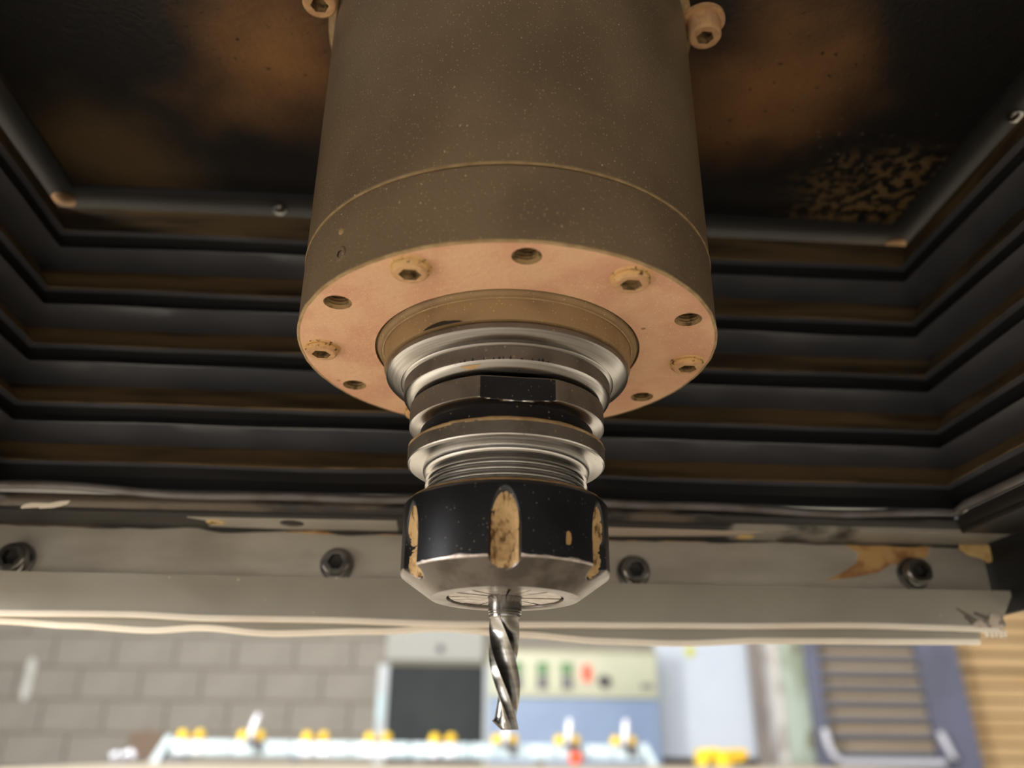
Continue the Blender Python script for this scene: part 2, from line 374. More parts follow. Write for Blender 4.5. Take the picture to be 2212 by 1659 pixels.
MB().lathe([(22.3,81.2),(25.0,81.2),(25.22,81.0),(25.22,75.75)], 360, c0, rf=flatted).build('wrench_collar', m_steeld, hold, 14)
for sgn in (0, pi):
    az = FLAT_AZ+sgn; hw = 9.0; dd = FLAT_D+.03; q = []
    for (u, zz) in ((-hw,81.0),(hw,81.0),(hw,75.6),(0,75.15),(-hw,75.6)):
        q.append((AX.x+dd*math.cos(az)-u*math.sin(az), AX.y+dd*math.sin(az)+u*math.cos(az), zz))
    MB().add(q, [[0,1,2,3,4]]).build('wrench_flat', m_black, hold, 0)
MB().lathe([(25.22,75.76),(24.9,75.55),(24.2,75.3),(23.3,75.0),(22.5,74.7),(22.3,74.6)], 360, c0, rf=flatted).build('collar_chamfer', m_steel, hold, 14)
MB().lathe([(22.25,74.7),(22.2,71.0),(22.9,70.6)], 128, c0).build('black_groove', m_blackp, hold, 30)
MB().lathe([(22.6,70.3),(23.4,70.95),(24.5,70.75),(25.28,70.05),(25.25,69.5)], 160, c0, rf=lambda r,z,a: r+.25*fbm((math.cos(a)*7,math.sin(a)*7,z),1)).build('ledge_dust', m_line, hold, 60)
MB().lathe([(24.6,70.2),(25.2,69.8),(25.2,66.35)], 160, c0).build('lower_disc', m_steeld, hold, 30)
MB().lathe([(25.2,66.4),(25.05,66.05),(24.55,65.7),(21.1,65.3)], 160, c0).build('disc_underside', m_steel, hold, 20)
pr = [(21.15,65.35),(21.15,64.3),(20.95,63.7),(20.4,63.3),(19.7,63.05)]
z = 62.8
while z > 57.2:
    pr += [(19.45,z),(19.5,z-.3),(20.35,z-.75),(20.5,z-.95),(20.35,z-1.1),(19.5,z-1.3)]; z -= 1.45
pr += [(19.6,56.6),(19.6,55)]
MB().lathe(pr, 160, c0).build('thread', m_steel, hold, 50)

# ================================================================== COLLET NUT
nut = empty('collet_nut', (AX.x, AX.y, 33), 'black collet nut with sawdust-packed wrench slots and worn steel chamfer', 'nut')
NR = 25.3; SLOT0 = R(-94.0); SW = 3.45
def slot_t(a, r):
    d = (a-SLOT0+pi/6) % (pi/3)-pi/6
    return d*24.5
def floor_r(z): return NR-min(3.4, .35*max(0.0, 53.9-z))
def slot_half(z):
    dd = min(SW, max(0, NR-floor_r(z))); return math.sqrt(max(0, SW*SW-(SW-dd)**2))
def nut_r(r, z, a):
    t = abs(slot_t(a, r))
    if t < SW and r > 20:
        fr = floor_r(z)+ (SW-math.sqrt(max(0, SW*SW-t*t)))*1.02
        return min(r, fr)
    return r
angs = []
for k in range(6):
    a = SLOT0+k*pi/3
    for i in range(-24, 25): angs.append(a+ (SW*1.02/24.5)*math.sin(pi/2*i/24))
    g0 = a+SW*1.02/24.5; g1 = a+pi/3-SW*1.02/24.5
    for i in range(1, 18): angs.append(g0+(g1-g0)*i/18)
def lathe_ang(prof, angs, rf, mi_fn=lambda k: 0):
    m = MB(); n = len(prof); L = len(angs)
    for a in angs:
        for r, z in prof:
            rr = rf(r, z, a); m.v.append(Vector((AX.x+rr*math.cos(a), AX.y+rr*math.sin(a), z)))
    for i in range(L):
        j = (i+1) % L
        for k in range(n-1): m.f.append([i*n+k,i*n+k+1,j*n+k+1,j*n+k]); m.m.append(mi_fn(k))
    return m
pr = [(19.6,56.3),(23.4,56.2),(23.9,56.0),(25.0,55.1),(NR,54.7)]+[(NR,54.7-(54.7-38.5)*i/44) for i in range(1,45)]
body = lathe_ang(pr, angs, nut_r).build('nut_body', m_black, nut, 32)
def worn_z(r, z, a): return r
m = MB(); n = len(angs)
for a in angs:
    hi = 38.75+max(-.05, .75*fbm((math.cos(a)*6, math.sin(a)*6, 1), 1, 4))
    for r, z in ((NR+.03, hi), (NR+.04, 38.5), (25.17, 38.12)):
        rr = min(r, nut_r(r, 38.5, a)+.03) if abs(slot_t(a, r)) < SW else r
        m.v.append(Vector((AX.x+rr*math.cos(a), AX.y+rr*math.sin(a), z)))
for i in range(n):
    if abs(slot_t(angs[i], 25)) < SW or abs(slot_t(angs[(i+1)%n], 25)) < SW: continue
    for k in (0,1): m.f.append([3*i+k,3*i+k+1,3*((i+1)%n)+k+1,3*((i+1)%n)+k]); m.m.append(0)
m.build('worn_edge', m_jaw, nut, 40)
pr = [(NR,38.52),(25.15,38.15)]+[(25.0-(25.0-18.3)*i/24, 38.0-(38.0-33.35)*i/24) for i in range(25)]
cham_slot = lambda r, z, a: nut_r(r, z, a)
# on the chamfer the slot ends where its floor runs out
MBc = lathe_ang(pr, angs, lambda r,z,a: r)
def slot_cut(mb):
    out = []
    for p in mb.v:
        q = p-Vector((AX.x,AX.y,0)); a = math.atan2(q.y,q.x); r = math.hypot(q.x,q.y)
        t = abs(slot_t(a, r))
        if t < SW:
            fr = 21.9+(SW-math.sqrt(SW*SW-t*t))*1.02
            if r > fr:
                k = fr/r; p = Vector((AX.x+q.x*k, AX.y+q.y*k, p.z))
        out.append(p)
    mb.v = out; return mb
slot_cut(MBc).build('worn_chamfer', m_worn, nut, 30)
MB().lathe([(18.32,33.37),(17.9,33.1),(14.5,33.05),(14.1,33.2),(14.05,36)], 128, c0).build('front_face', m_worn, nut, 30)
MB().lathe([(22.8,56.1),(23.6,56.35),(24.3,55.9),(24.5,55.6)], 128, c0, rf=lambda r,z,a: r+.15*fbm((math.cos(a)*9,math.sin(a)*9,z),1)).build('top_dust', m_line, nut, 60)
for k in range(6):
    a = SLOT0+k*pi/3; m = MB(); nu, nz = 15, 44; vv = []
    for i in range(nz+1):
        zz = 36.3+(52.9-36.3)*i/nz
        for j in range(nu):
            u = -1+2*j/(nu-1); t = u*max(.15, slot_half(zz)*.9)
            base = floor_r(zz)+(SW-math.sqrt(SW*SW-t*t))*1.02
            lift = (.62*(1-u*u)+.10)*(1 if i < nz-5 else max(0,(nz-i)/5.))*(1 if i > 2 else .3)
            nn = .42*fbm((u*1.6+k*9, zz*.35, k*3.1), 1.2, 4)+.22*fbm((u*5+k, zz*1.1, 2), 1, 3)
            rr = min(base+max(-.15, lift+nn), NR-.15, 25.0-max(0, 38.0-zz)*1.44-.12); rr = max(rr, min(base-.1, 25.0-max(0, 38.0-zz)*1.44-.12))
            aa = a+t/24.5; vv.append((AX.x+rr*math.cos(aa), AX.y+rr*math.sin(aa), zz))
    m.add(vv, [[i*nu+j,i*nu+j+1,(i+1)*nu+j+1,(i+1)*nu+j] for i in range(nz) for j in range(nu-1)])
    m.build('packed_sawdust', m_pack, nut, 60)
# a smear of dust on the flank
m = MB(); az = R(-60); vv = [(0,0)]
for i in range(16):
    th = 2*pi*i/16; rr = 1.0+.5*fbm((math.cos(th)*2,math.sin(th)*2,5),1); vv.append((rr*math.cos(th)*.8, rr*math.sin(th)*1.6))
m.add([(AX.x+(NR+.06)*math.cos(az+u/NR), AX.y+(NR+.06)*math.sin(az+u/NR), 43.2+w) for u,w in vv], [[0,1+i,1+(i+1)%16] for i in range(16)]).build('dust_smear', m_glue, nut)

# ================================================================== COLLET
col = empty('collet', (AX.x, AX.y, 33), 'slit steel collet showing as radial segments inside the black nut', 'collet')
NJ = 16
jaw0 = None
for k in range(NJ):
    a0 = 2*pi*k/NJ+.06; a1 = a0+2*pi/NJ-(.07 if k % 2 else .035)
    deep = 33.45+.25*random.random(); m = MB(); v = []
    seg = 5
    for z, ri, ro in ((deep, 4.25, 13.4), (deep+.35, 4.1, 13.85), (deep+5, 4.1, 13.85)):
        for i in range(seg+1):
            a = a0+(a1-a0)*i/seg
            w = .012*math.sin(7*k+i)
            v += [(AX.x+ri*math.cos(a+w), AX.y+ri*math.sin(a+w), z), (AX.x+ro*math.cos(a), AX.y+ro*math.sin(a), z)]
    n = (seg+1)*2; f = []
    for i in range(seg):
        f.append([2*i,2*i+1,2*i+3,2*i+2])
        for L_ in (0,1):
            f.append([L_*n+2*i+1,(L_+1)*n+2*i+1,(L_+1)*n+2*i+3,L_*n+2*i+3]); f.append([L_*n+2*i,L_*n+2*i+2,(L_+1)*n+2*i+2,(L_+1)*n+2*i])
    for L_ in (0,1):
        f.append([L_*n,L_*n+1,(L_+1)*n+1,(L_+1)*n]); f.append([L_*n+n-2,(L_+1)*n+n-2,(L_+1)*n+n-1,L_*n+n-1])
    m.add(v, f).build('jaw', m_jaw, col, 30)
MB().lathe([(4,37),(13.9,37)], 48, c0).build('collet_core', m_dark, col)  # dark disc that paints the shade behind the collet slits

# ================================================================== END MILL
mill = empty('end_mill', (AX.x, AX.y, 4), 'small shiny single-flute spiral cutter held in the collet, pointing down', 'cutter')
MB().lathe([(0.01,40),(4.02,40),(4.02,30.2),(3.9,30.0)], 64, c0).build('shank', m_carb, mill, 30)
RM = 3.72; NS = 72
def msec(th):
    """single-flute cross-section, th 0..2pi"""
    a = th/(2*pi)
    if a < .56:
        K = ((0,1.0),(.10,.985),(.11,.95),(.33,.975),(.56,.93))
        for (a0,r0),(a1,r1) in zip(K, K[1:]):
            if a <= a1:                      # straight chord between facet corners
                d = (a1-a0)*2*pi; t = (a-a0)*2*pi
                if d < .08: return RM*(r0+(r1-r0)*t/d)
                return RM*(r0*r1*math.sin(d))/(r0*math.sin(t)+r1*math.sin(d-t))
    u = (a-.56)/.44
    if u < .86: return RM*(.20+.73*(1-u/.86)**2.2)
    return RM*(.20+.80*((u-.86)/.14)**.8)
TH = [2*pi*i/NS for i in range(NS)]
TH += [2*pi*(.56+.44*(.86+.14*i/8)) for i in range(1,8)]; TH += [2*pi*q for q in (.10,.11,.33,.56)]; TH = sorted(set(TH))
m = MB(); nz = 90; zt, zb = 30.0, 4.3; n = len(TH); PITCHZ = 52.0
for i in range(nz+1):
    t = i/nz; z = zt+(zb-zt)*t
    rot = R(118) + 2*pi*(zt-z)/PITCHZ
    bl = min(1, max(0, (t-.03)/.16)); bl = bl*bl*(3-2*bl)
    rr0 = 3.95 if t < .02 else 3.78
    for th in TH:
        r = (1-bl)*rr0*(1 if t < .05 else .98)+bl*msec(th)
        a = rot+th
        # bottom: end gash leaves one point
        zz = z
        if t > .9:
            s = (t-.9)/.1; zz += s*max(0, math.cos(a-R(190)))*3.3*(r/RM)
        m.v.append(Vector((AX.x+r*math.cos(a), AX.y+r*math.sin(a), zz)))
for i in range(nz):
    for k in range(n):
        k2 = (k+1)%n; m.f.append([i*n+k, i*n+k2, (i+1)*n+k2, (i+1)*n+k]); m.m.append(0)
b = len(m.v); cv = Vector((AX.x, AX.y, zb+1.6)); m.v.append(cv)
for k in range(n): m.f.append([nz*n+k, nz*n+(k+1)%n, b]); m.m.append(0)
m.build('spiral_flute', m_carb, mill, 13)

# ================================================================== TOP PLATE
plate = empty('hood_plate', (AX.x, AX.y, 207), 'black ceiling plate of the dust hood, blotched with orange-brown dust around the spindle', 'plate')
XL, XR, YF, Y0 = -155.0, 181.0, 284.0, -150.0
def plate_material():
    m = bpy.data.materials.new('dusted_black_plate'); m.use_nodes = True; nt = m.node_tree; N = nt.nodes; L = nt.links
    b = N['Principled BSDF']; b.inputs['Roughness'].default_value = .55
    tc = N.new('ShaderNodeTexCoord')
    def math_(op, a, b_=None, c=None):
        x = N.new('ShaderNodeMath'); x.operation = op
        for i, q in enumerate((a, b_, c)):
            if q is None: continue
            if isinstance(q, (int,float)): x.inputs[i].default_value = q
            else: L.new(q, x.inputs[i])
        return x.outputs[0]
    def noise_(scale, detail=4, off=0):
        n = N.new('ShaderNodeTexNoise'); n.inputs['Scale'].default_value = scale; n.inputs['Detail'].default_value = detail
        mp = N.new('ShaderNodeMapping'); mp.inputs['Location'].default_value = (off,off,0); L.new(tc.outputs['Object'], mp.inputs[0]); L.new(mp.outputs[0], n.inputs['Vector']); return n.outputs[0]
    def rng(src, lo, hi):
        r_ = N.new('ShaderNodeMapRange'); r_.inputs[1].default_value = lo; r_.inputs[2].default_value = hi; r_.interpolation_type = 'SMOOTHSTEP'; L.new(src, r_.inputs[0]); return r_.outputs[0]
    def blob(cx_, cy_, r0, r1, nsc, amp):
        s = N.new('ShaderNodeVectorMath'); s.operation = 'DISTANCE'; L.new(tc.outputs['Object'], s.inputs[0]); s.inputs[1].default_value = (cx_/1000, cy_/1000, 0)
        d = math_('ADD', s.outputs['Value'], math_('MULTIPLY', math_('SUBTRACT', noise_(nsc), .5), amp/1000))
        return rng(d, r1/1000, r0/1000)
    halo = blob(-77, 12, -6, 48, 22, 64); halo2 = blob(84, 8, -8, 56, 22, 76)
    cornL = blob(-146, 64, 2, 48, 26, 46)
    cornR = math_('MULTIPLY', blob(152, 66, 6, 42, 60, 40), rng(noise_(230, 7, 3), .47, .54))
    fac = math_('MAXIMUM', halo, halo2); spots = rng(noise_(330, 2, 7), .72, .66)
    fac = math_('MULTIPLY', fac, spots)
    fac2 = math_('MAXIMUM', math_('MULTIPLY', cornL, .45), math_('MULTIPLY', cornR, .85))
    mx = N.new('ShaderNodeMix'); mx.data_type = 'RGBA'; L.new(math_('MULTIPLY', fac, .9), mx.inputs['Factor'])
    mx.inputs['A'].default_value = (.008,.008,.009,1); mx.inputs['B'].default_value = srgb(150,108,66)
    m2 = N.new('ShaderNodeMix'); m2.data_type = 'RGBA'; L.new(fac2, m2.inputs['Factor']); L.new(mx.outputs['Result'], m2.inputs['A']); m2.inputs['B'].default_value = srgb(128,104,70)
    v = N.new('ShaderNodeTexVoronoi'); v.inputs['Scale'].default_value = 240; L.new(tc.outputs['Object'], v.inputs['Vector'])
    sp = math_('MULTIPLY', rng(v.outputs['Distance'], .14, .08), rng(noise_(14, 2, 5), .55, .62))
    m3 = N.new('ShaderNodeMix'); m3.data_type = 'RGBA'; L.new(sp, m3.inputs['Factor']); L.new(m2.outputs['Result'], m3.inputs['A']); m3.inputs['B'].default_value = srgb(120,112,98)
    L.new(m3.outputs['Result'], b.inputs['Base Color'])
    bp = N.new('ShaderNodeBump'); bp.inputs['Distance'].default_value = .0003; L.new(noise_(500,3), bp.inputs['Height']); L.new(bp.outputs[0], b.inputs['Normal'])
    return m
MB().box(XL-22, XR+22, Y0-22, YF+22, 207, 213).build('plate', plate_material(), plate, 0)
BWD = 14.0
def bar(name, poly):
    return MB().prism(poly, lambda u,w,d: (u,w,d), 204.6, 207.0).build(name, m_bar, plate, 0)
e0 = 1.5
bar('frame_bar', [(XL-e0,YF+e0),(XR+e0,YF+e0),(XR+BWD,YF+BWD),(XL-BWD,YF+BWD)])
bar('frame_bar', [(XL-e0,Y0),(XL-e0,YF+e0),(XL-BWD,YF+BWD),(XL-BWD,Y0)])
bar('frame_bar', [(XR+e0,Y0),(XR+BWD,Y0),(XR+BWD,YF+BWD),(XR+e0,YF+e0)])
for (x, y) in ((-76.5,293.2),(191.5,216.0),(-163.5,200)):
    o = MB().lathe([(3.0,.2),(3.0,-.5),(2.4,-1.3),(1.3,-1.7),(.01,-1.75)], 24, (x,y,204.6)).build('rivet', m_bolt, plate, 50)
m_plug = M('tan_plug', srgb(128,94,58), .7, 0, srgb(96,72,46), 200)
for (x, y) in ((-163,293),(189,297.5)):
    MB().lathe([(4.6,.2),(4.6,-.5),(3.6,-.9),(.01,-1.0)], 28, (x,y,204.6)).build('corner_plug', m_plug, plate, 50)

# ================================================================== BELLOWS
bel = empty('bellows', ((XL+XR)/2, YF, 80), 'black pleated rubber bellows walling the dust hood around the spindle', 'bellows')
H = 24.0
lipb = [177.0, 151.3, 127.8, 105.0, 81.5]
WV = 10.5
def upath(d, n=40, wob=0, seed=0):
    """U-shaped path at outward offset d"""
    a = [(XL-d, Y0-d+(YF-Y0+2*d)*i/n) for i in range(n)]
    b_ = [(XL-d+(XR-XL+2*d)*i/n, YF+d) for i in range(n)]
    c_ = [(XR+d, YF+d-(YF-Y0+2*d)*i/n) for i in range(n+1)]
    d_ = [(XR+d-(XR-XL+2*d)*i/n, Y0-d) for i in range(n+1)]  # unseen front side, added to cut frontal light
    return a+b_+c_[:-1]+d_
m_seam = m_bell
for k, zb in enumerate(lipb):
    ztop = 204.6 if k == 0 else lipb[k-1]
    lip = 7.6 if k < 4 else 9.5
    # from the underside of the pleat above: valley, dusty slope, lip, lip bottom and its underside
    vz = ztop-4.7 if k else 202.0
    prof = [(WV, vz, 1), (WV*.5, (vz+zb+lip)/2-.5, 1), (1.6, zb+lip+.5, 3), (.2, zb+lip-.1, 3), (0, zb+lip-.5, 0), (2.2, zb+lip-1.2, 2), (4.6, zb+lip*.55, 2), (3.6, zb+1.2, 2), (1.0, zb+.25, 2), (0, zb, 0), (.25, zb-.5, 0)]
    if k < 4: prof += [(WV*.5, zb-2.5, 0), (WV, zb-4.7, 0)]
    m = MB(); paths = [upath(p[0]) for p in prof]; L_ = len(paths[0])
    for j, p in enumerate(prof):
        for i, (x, y) in enumerate(paths[j]):
            wz = .7*fbm((x*.012+k*5, y*.012, j*.15), 1, 2) if p[0] < WV-1 else 0
            wy = .6*fbm((x*.015, y*.015+k*7, j*.2), 1, 2) if p[0] < WV-1 else 0
            m.v.append(Vector((x, y+wy, p[1]+wz)))
    for j in range(len(prof)-1):
        for i in range(L_-1):
            m.f.append([j*L_+i, j*L_+i+1, (j+1)*L_+i+1, (j+1)*L_+i]); m.m.append(prof[j][2])
    m.build('pleat', [m_bell, m_belld, m_groove_shade, m_dedge], bel, 40, fixn=False)
# hem tube along the lower edge
pts = []
for i, (x, y) in enumerate(upath(0.6, 60)):
    pts.append((x, y-1.2, 80.2+1.0*math.sin(x*.035+.6)+.5*math.sin(x*.081)- (1.2*max(0,(x-120)/60) if y > YF-2 else 0)))
MB().tube(pts, 1.5, 10).build('hem', m_bead, bel, 60)

# ================================================================== LOWER FRAME
fr = empty('lower_frame', (20, 305, 56), 'grey steel angle rail bolted along the foot of the bellows, paint peeling', 'rail')
RX0, RX1 = -180.0, 203.0
# dark hem clamp just under the bellows
m = MB(); n = 60
vv = []
for i in range(n+1):
    x = RX0+(XR+4-RX0)*i/n; wv = .6*fbm((x*.03,1,1),1,3)
    vv += [(x, 286.0, 79.5), (x, 284.6+wv, 77.5), (x, 285.5+.5*wv, 75.2), (x, 288.5, 74.2+.5*wv)]
m.add(vv, [[4*i+k,4*i+k+1,4*i+k+5,4*i+k+4] for i in range(n) for k in range(3)]).build('hem_clamp', m_tape, fr, 60)
MB().box(RX0, RX1, 286.5, 308.5, 73.2, 76.0, bev=.3).build('flange_leg', m_paint, fr, 40)
MB().box(RX0, RX1, 305.0, 308.4, 54.0, 73.3, bev=.3).build('rail_leg', m_rail, fr, 40)
# ragged tape edge where flange meets rail
m = MB(); vv = []; n = 90
for i in range(n+1):
    x = RX0+(RX1-RX0-6)*i/n; h = max(.15, 1.0+1.1*fbm((x*.045,3,0),1,4)); vv += [(x,304.7,73.3),(x,304.7,73.3-h)]
m.add(vv, [[2*i,2*i+1,2*i+3,2*i+2] for i in range(n)]).build('torn_tape_edge', m_tape, fr, 0)
# four socket screws on the rail
toY = Matrix(((1,0,0,0),(0,0,1,0),(0,-1,0,0),(0,0,0,1)))   # -z (socket) turned to -y
for i, (x, z) in enumerate(((-152.4,60.2),(-41.3,60.8),(66.6,60.4),(173.4,62.0))):
    o = cap_screw(5.0, 6.0, 2.9, 2.6, .9).xf(toY).move((x, 305.0, z)).build('socket_screw', [m_bolt, m_boltd], fr, 40)
    MB().lathe([(3,0),(6.1,0),(6.1,-1.1),(3,-1.1)], 32, (0,0,0), close=True).xf(toY).move((x,305.0,z)).build('washer', m_bolt, o, 40)
# glue and torn card left on the rail
def flake(name, pts, y, th, mat, par=fr, amp=.5):
    m = MB(); n = len(pts); cx_ = sum(p[0] for p in pts)/n; cz = sum(p[1] for p in pts)/n
    v = []; K = 4
    for q in range(K+1):
        s = 1-q/K*.999
        for (x, z) in pts:
            px, pz = cx_+(x-cx_)*s, cz+(z-cz)*s
            v.append((px, y-th*(0 if q == 0 else 1)-amp*max(0,fbm((px*.2,pz*.2,1),1,3))*(q > 0), pz))
    f = [[q*n+i,q*n+(i+1)%n,(q+1)*n+(i+1)%n,(q+1)*n+i] for q in range(K) for i in range(n)]
    m.add(v, f); return m.build(name, mat, par, 60)
flake('glue_residue', [(148,73),(182,72.6),(181,69.5),(177,66.5),(172,65.2),(166,65.6),(160,62.2),(150,60.2),(139,58.8),(146,62.0),(152,65.3),(153.5,69.5)], 305.0, .3, m_glue)
flake('glue_residue', [(-60,73.2),(-20,73.2),(-20,72.2),(-45,71.9),(-61,72.4)], 305.0, .2, m_glue, amp=.2)
flake('glue_residue', [(40,73.2),(100,73.2),(96,72.2),(60,71.9),(42,72.4)], 305.0, .2, m_glue, amp=.2)
flake('torn_card', [(193,73.5),(200,73.9),(207.5,73.4),(210.5,74.6),(209.5,70.6),(206,67.3),(203,66.4),(201,68.2),(196,69.2),(193,71.3)], 303.6, .5, m_chip, amp=.3)
# marks under the flange leg
def disc_under(name, x, y, r, mat, ri=0):
    m = MB().lathe([(r,0),(r*.9,-.35),(max(ri,.01),-.4)] if not ri else [(r,0),(r*.9,-.5),(ri*1.1,-.5),(ri,0)], 24, (x,y,73.2)); return m.build(name, mat, fr, 60)
disc_under('paint_blister', -83.5, 295, 3.6, m_chip, 2.0)
disc_under('paint_blister', -57, 294, 4.6, m_tape)
disc_under('paint_blister', 108, 299, 3.4, m_chip)
MB().prism([(-92,289),(-20,287.5),(-20,302),(-60,303),(-88,301.5),(-83,296)], lambda u,w,d: (u,w,d), 72.95, 73.25).build('bare_metal_patch', m_rail, fr, 0)
MB().prism([(40,289.5),(112,290.5),(100,297),(70,301),(40,303)], lambda u,w,d: (u,w,d), 72.95, 73.25).build('bare_metal_patch', M('pinkish_bare_metal', srgb(186,170,158), .5), fr, 0)
for (x, y, s) in ((-146,287,1),(-140,286.6,.9),(-158,296,1.3)):
    MB().prism([(0,0),(5,.4),(10,1.8),(11,3),(7,2.6),(1,1.2)], lambda u,w,d: (x+u*s, y-1.2+d, 74.0+w*s), -.5, .5).build('torn_card', m_edge, fr, 0)
# black side panels and side angle
for s, xe in ((1, XR), (-1, XL)):
    MB().box(min(xe+s*3, xe+s*22), max(xe+s*3, xe+s*22), Y0, 286, 73.2, 76, bev=.3).build('side_flange', m_tape, fr, 40)
    MB().box(min(xe+s*24, xe+s*27), max(xe+s*24, xe+s*27), Y0, 312, 47.5, 90, bev=.4).build('side_panel', m_blackpanel, fr, 40)
    MB().box(min(xe+s*2.0, xe+s*5.5), max(xe+s*2, xe+s*5.5), Y0, 285, 75.5, 79.6, bev=.4).build('side_hem_clamp', m_tape, fr, 40)

MB().box(XL-27, XR+27, Y0-27, Y0-24, 47.5, 90, bev=.4).build('front_panel', m_blackpanel, fr, 40)  # unseen front wall, added to block light from behind the camera
# ================================================================== SKIRT STRIPS
def skirt(name, y, th, zt, bottom, x0, x1top, x1bot, label):
    rt = empty(name, (20, y, 45), label, 'skirt strip')
    n = 130; m = MB(); v = []
    for i in range(n+1):
        t = i/n; xt = x0+(x1top-x0)*t; xb = x0+(x1bot-x0)*t; zb = bottom(xb)
        yw = .35*fbm((xb*.02,y,2),1,2)
        for (q, dy) in ((0,0),(.33,0),(.66,0),(1,0),(1,th),(0,th)):
            x = xt+(xb-xt)*q; z = zt+(zb-zt)*q
            v.append((x, y+dy+yw*q, z))
    m.add(v, [[6*i+k,6*i+(k+1)%6,6*(i+1)+(k+1)%6,6*(i+1)+k] for i in range(n) for k in range(6)]+[list(range(6)),[6*n+k for k in range(6)][::-1]])
    sheet = m.build('sheet', m_strip, rt, 30)
    v = []; m = MB()
    for i in range(n+1):
        t = i/n; xb = x0+(x1bot-x0)*t; zb = bottom(xb); yw = .35*fbm((xb*.02,y,2),1,2)
        for (dy, dz) in ((-.15,.75),(-.45,-.1),(-.2,-1.05),(th*.6,-1.25),(th+.1,-.6),(th+.1,.3)): v.append((xb, y+dy+yw, zb+dz))
    m.add(v, [[6*i+k,6*i+k+1,6*(i+1)+k+1,6*(i+1)+k] for i in range(n) for k in range(5)]).build('cut_edge', m_edge, rt, 60)
    return rt, sheet
def lerp_tab(tab):
    def f(x):
        for (x0_, z0_), (x1_, z1_) in zip(tab, tab[1:]):
            if x <= x1_:
                t = max(0, (x-x0_)/(x1_-x0_)); t = t*t*(3-2*t); return z0_+(z1_-z0_)*t
        return tab[-1][1]
    return f
f1 = lerp_tab([(-190,41.3),(-151,41.2),(-110,41.5),(-80,40.7),(-44,40.7),(3,40.0),(51.6,40.5),(92,40.9),(150,41.9),(175,41.6),(200,41.2)])
f2 = lerp_tab([(-190,39.0),(-152,39.2),(-127,38.0),(-102,36.9),(-85,38.0),(-61.6,36.5),(-26,37.7),(-2.7,39.1),(23.5,37.5),(55,35.7),(79,35.3),(114,36.7),(149,37),(192,37.4),(200,37.4)])
rt1, sh1 = skirt('skirt_strip', 297.0, 2.2, 54.9, f1, -185, 206.2, 197.5, 'grey vinyl dust-skirt strip nearest the cutter, frayed right end')
rt2, sh2 = skirt('skirt_strip', 301.2, 2.2, 54.0, f2, -186, 198, 192, 'second grey vinyl strip showing as a pale wavy edge below the first')
# frayed, scratched end of the strip
for (pts) in ([(183,48.5),(187,46.3),(190,44.0),(189.2,43.6),(186,45.6),(182.6,48)],[(186,46.0),(189,43.0),(188,42.2),(185,45.2)],[(189.5,47.2),(195,45.2),(194,44.2),(189,46.2)]):
    flake('scratch', pts, 296.9, .12, M('scratch_grey', srgb(96,92,86), .6), rt1, .05)
flake('fray', [(188,41.4),(199,41.0),(200.6,43.2),(199,46.0),(196,47.0),(193,44.6),(190,44.2),(187.5,42.6)], 296.85, .35, M('frayed_vinyl', srgb(196,184,172), .45, 0, srgb(120,112,104), 320, (.45,.6), bump=.5, bs=500), rt1, .8)
for i in range(5):
    x = 192+i*1.7; MB().prism([(0,0),(1.2,.2),(.9,-1.9-.5*(i%2)),(.2,-2.4)], lambda u,w,d: (x+u, 297+d, 40.6+w), -.3, .4).build('fray_tooth', m_edge, rt1, 0)

# ================================================================== MACHINE TABLE
m_mdf = M('tan_spoilboard', srgb(206,193,173), .75, 0, srgb(192,177,155), 4, (.35,.7), bump=.1, bs=300, spec=.3)
m_frame = M('machine_grey', srgb(120,122,124), .5)
TZ = -42.0
tab = empty('machine_table', (150, 1000, FL), 'long tan spoilboard table of the router, seen edge-on under the cutter', 'table')
for i in range(3):
    y0 = -900+i*1300
    MB().box(-950,1230, y0, y0+1296, TZ-25, TZ, bev=2).build('board', m_mdf, tab, 0)
MB().box(-930,1210,-880,2980, TZ-180, TZ-25, bev=6).build('bed_frame', m_frame, tab, 0)
for x in (-850,1050):
    for y in (-800, 1000, 2800): MB().box(x,x+120,y,y+120, FL, TZ-180, bev=5).build('leg', m_frame, tab, 0)

# ================================================================== CLAMP RAIL at the far end of the table
m_pale = M('pale_blue_enamel', srgb(190,206,213), .35, 0, srgb(176,192,200), 6)
m_yel = M('yellow_plastic', srgb(240,206,40), .4, 0, srgb(214,168,30), 40)
m_brass = M('brass_body', srgb(150,118,40), .45, .3)
m_lever = M('polished_lever', srgb(214,216,226), .25, .2)
m_dkgrey = M('dark_grey_metal', srgb(84,84,88), .5, .3)
m_red = M('orange_red_plastic', srgb(232,84,48), .45)
YR = 3000.0
rail = empty('clamp_rail', (-110, YR, TZ), 'pale blue-white rail standing across the far end of the tan table', 'rail')
def zr(x): return -0.0058*(x+880)          # the rail droops a hair to the right
m = MB()
for i in range(16):
    xa = -885+i*(1545/16); xb = xa+1545/16-3
    m = MB().box(xa, xb, YR, YR+40, -20+zr(xa), 27+zr(xa), bev=5); m.build('rail_segment', m_pale, rail, 30)
MB().prism([(-902,38),(-882,38),(-915,TZ),(-945,TZ)], lambda u,w,d: (u,YR-5+d,w), 0, 45).build('end_leg', m_pale, rail, 0)
MB().prism([(-868,20),(-830,TZ),(-905,TZ)], lambda u,w,d: (u,YR+10+d,w), 0, 25).build('gusset', m_dkgrey, rail, 0)
MB().prism([(648,24),(670,24),(704,TZ),(676,TZ)], lambda u,w,d: (u,YR-5+d,w), 0, 45).build('end_leg', m_pale, rail, 0)
for x in (-500,-100,300): MB().box(x,x+26,YR+8,YR+32,TZ,-18,bev=2).build('rail_foot', m_dkgrey, rail, 0)
stn = [(-828,0),(-636,1),(-430,0),(-226,0),(-14,0),(192,1),(400,1),(590,1)]
